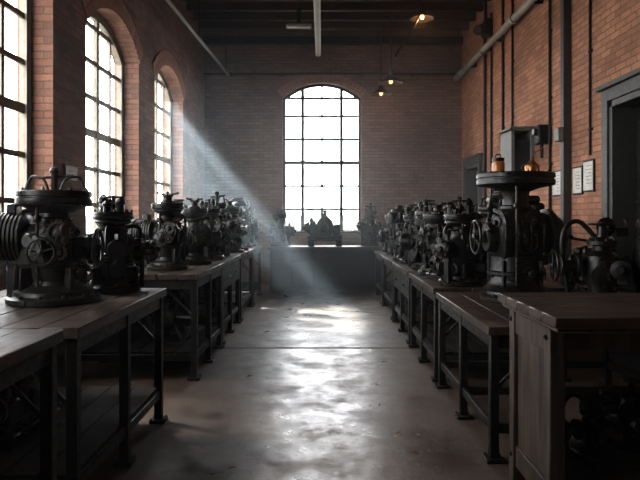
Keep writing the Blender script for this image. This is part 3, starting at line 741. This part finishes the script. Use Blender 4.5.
for (x, y, me, s) in ((-1.98, 6.5, MV, .75), (-1.95, 7.8, MP, .9), (-1.95, 9.3, MC, .9), (-1.9, 10.9, MV2, .8)):
    place(me, NM.get(me, RT), (x, y, zl-.005 if y > 7 else zl), random.uniform(0, 6.28), s)
place(MV, 'pump_manifold', (1.52, 3.12, .235), .2, .8)
place(ME, RT, (1.7, 6.0, .255), .2, .7); place(MV, 'pump_manifold', (1.6, 7.8, .255), 1.4, .8); place(MD, RT, (1.6, 9.3, .255), 1.4, .7)
place(ML, 'bench_lathe', (-1.7, 3.4, .255), 1.5, .8); place(MV, 'pump_manifold', (-1.65, 6.4, .255), 1.4, .8); place(ME, RT, (-1.8, 7.4, .255), 1, .7); place(MV2, 'pump_manifold', (-1.7, 9.2, .255), 1, .7)
ztop = .83+1.17*.86+.007
mb = MB(); mb.lathe([(.045, 0), (.05, .005), (.05, .07), (.04, .08), (.04, .085), (.045, .09), (.045, .1), (0, .105)], (0, 0, 0), (0, 0, 1), M_AMBER, 18); mb.lathe([(.047, .082), (.047, .108), (0, .112)], (0, 0, 0), (0, 0, 1), M_IRON, 18); mb.ring((0, 0, .12), .02, .004, (0, 1, 0), M_STEEL, 12, 6)
mb.obj('oil_jar', (1.38, 4.7, ztop))
mb = MB(); mb.lathe([(.055, 0), (.055, .05), (.05, .06), (.02, .085), (.015, .1), (.008, .12)], (0, 0, 0), (0, 0, 1), M_BRASS, 18); mb.tube([(0, 0, .1), (.03, 0, .16), (.09, 0, .2)], .004, M_BRASS, 6); mb.ring((-.06, 0, .035), .025, .004, (0, 1, 0), M_BRASS, 12, 6)
mb.obj('oil_can', (1.66, 4.74, ztop))
def flywheel(loc, R_, rz):
    mb = MB()
    pr = [(R_*.9, -.03), (R_, -.035), (R_, .035), (R_*.9, .03)]
    seg = 40
    mi = mb.mi(M_IRON); rings = []
    for i in range(seg):
        a = 2*math.pi*i/seg; rings.append([mb.bm.verts.new((d, r*math.cos(a), r*math.sin(a)+R_)) for r, d in pr])
    for i in range(seg):
        A = rings[i]; B = rings[(i+1) % seg]
        for k in range(4): mb.bm.faces.new([A[k], A[(k+1) % 4], B[(k+1) % 4], B[k]])
    mb.lathe([(.03, -.08), (.07, -.05), (.07, .05), (.03, .08)], (0, 0, R_), (1, 0, 0), M_IRON, 16)
    for i in range(6):
        a = i*math.pi/3; mb.tube([(0, .05*math.cos(a), R_+.05*math.sin(a)), (0, R_*.92*math.cos(a), R_+R_*.92*math.sin(a))], .016, M_IRON, 8)
    mb.obj('flywheel', loc, rz)
flywheel((-1.38, 7.75, .256), .28, .35); flywheel((-1.4, 8.15, .256), .28, .3); flywheel((-1.45, 5.75, .256), .28, 1.2)

# ------------------------------------------------------------------ outside
mb = MB(); mb.bb(-40, 40, -20, 60, -.4, -.2, M_GROUND, 0); mb.obj('outdoor_ground')
def hedge(name, x0, x1, y, h, seed):
    R = random.Random(seed); bm = bmesh.new(); n = 34
    for i in range(n):
        c = Vector((x0+(x1-x0)*i/(n-1), y+R.uniform(-1, 1), h*R.uniform(.3, .6)))
        r = h*R.uniform(.35, .5); M = Matrix.Translation(c) @ Matrix.Diagonal((r, r*.8, r*1.1, 1))
        g = bmesh.ops.create_icosphere(bm, subdivisions=3, radius=1, matrix=M)
        for v in g['verts']: v.co += Vector((R.gauss(0, .08), R.gauss(0, .08), R.gauss(0, .08)))
    me = bpy.data.meshes.new(name); bm.to_mesh(me); bm.free(); me.materials.append(M_LEAF); place(me, name, (0, 0, -.2))
hedge('tree_line', -12, 12, 32, 2.0, 3)

# ------------------------------------------------------------------ haze
def haze(d, y0, y1, name):
    m = bpy.data.materials.new(name); m.use_nodes = True; nt = m.node_tree; nt.nodes.clear()
    o = N(nt, 'ShaderNodeOutputMaterial'); v = N(nt, 'ShaderNodeVolumeScatter')
    v.inputs['Density'].default_value = d; v.inputs['Anisotropy'].default_value = .3; v.inputs['Color'].default_value = (.9, .97, 1, 1)
    nt.links.new(v.outputs[0], o.inputs['Volume'])
    mb = MB(); mb.bb(XL+.001, XR-.001, y0, y1, .002, ZC-.002, m, 0); return mb.obj(name)
haze(.0018, YF+.01, 5.999, 'dusty_air'); haze(.009, 6.0, 8.999, 'dusty_air'); haze(.022, 9.0, YB-.002, 'dusty_air')

# ------------------------------------------------------------------ light
w = bpy.data.worlds.new('sky'); SC.world = w; w.use_nodes = True
bg = w.node_tree.nodes['Background']; bg.inputs['Color'].default_value = (.98, .985, 1, 1); bg.inputs['Strength'].default_value = 14
def portal(loc, rot, sx, sy):
    l = bpy.data.lights.new('portal', 'AREA'); l.shape = 'RECTANGLE'; l.size = sx; l.size_y = sy; l.cycles.is_portal = True
    o = bpy.data.objects.new('window_portal', l); COL.objects.link(o); o.location = loc; o.rotation_euler = rot
for c in SW_C: portal((XL-.36, c, 2.62), (0, -math.pi/2, 0), 2.9, 1.95)
portal((0, YB+.36, 2.8), (-math.pi/2, 0, 0), 1.8, 3.4)
s = bpy.data.lights.new('sun', 'SUN'); s.energy = 4; s.angle = math.radians(8); s.color = (1, .94, .84)
o = bpy.data.objects.new('sun', s); COL.objects.link(o)
o.rotation_euler = Vector((.60, -.28, -.75)).to_track_quat('-Z', 'Y').to_euler()
# shaft of daylight through the far side window
d = Vector((.62, -.27, -.72)).normalized(); tgt = Vector((XL, 10.27, 3.3))
l = bpy.data.lights.new('sunbeam', 'SPOT'); l.energy = 270000; l.color = (.86, .95, 1); l.spot_size = math.radians(13); l.spot_blend = .3; l.shadow_soft_size = .45
o = bpy.data.objects.new('sunbeam_light', l); COL.objects.link(o); o.location = tgt-d*13; o.rotation_euler = d.to_track_quat('-Z', 'Y').to_euler()

# ------------------------------------------------------------------ camera
cam = bpy.data.cameras.new('camera'); cam.lens = 33.75; cam.sensor_width = 36; cam.shift_x = -2/640; cam.shift_y = -23/640; cam.clip_start = .05
co = bpy.data.objects.new('camera', cam); COL.objects.link(co); co.location = (0, 0, EYE); co.rotation_euler = (math.pi/2, 0, 0)
SC.camera = co
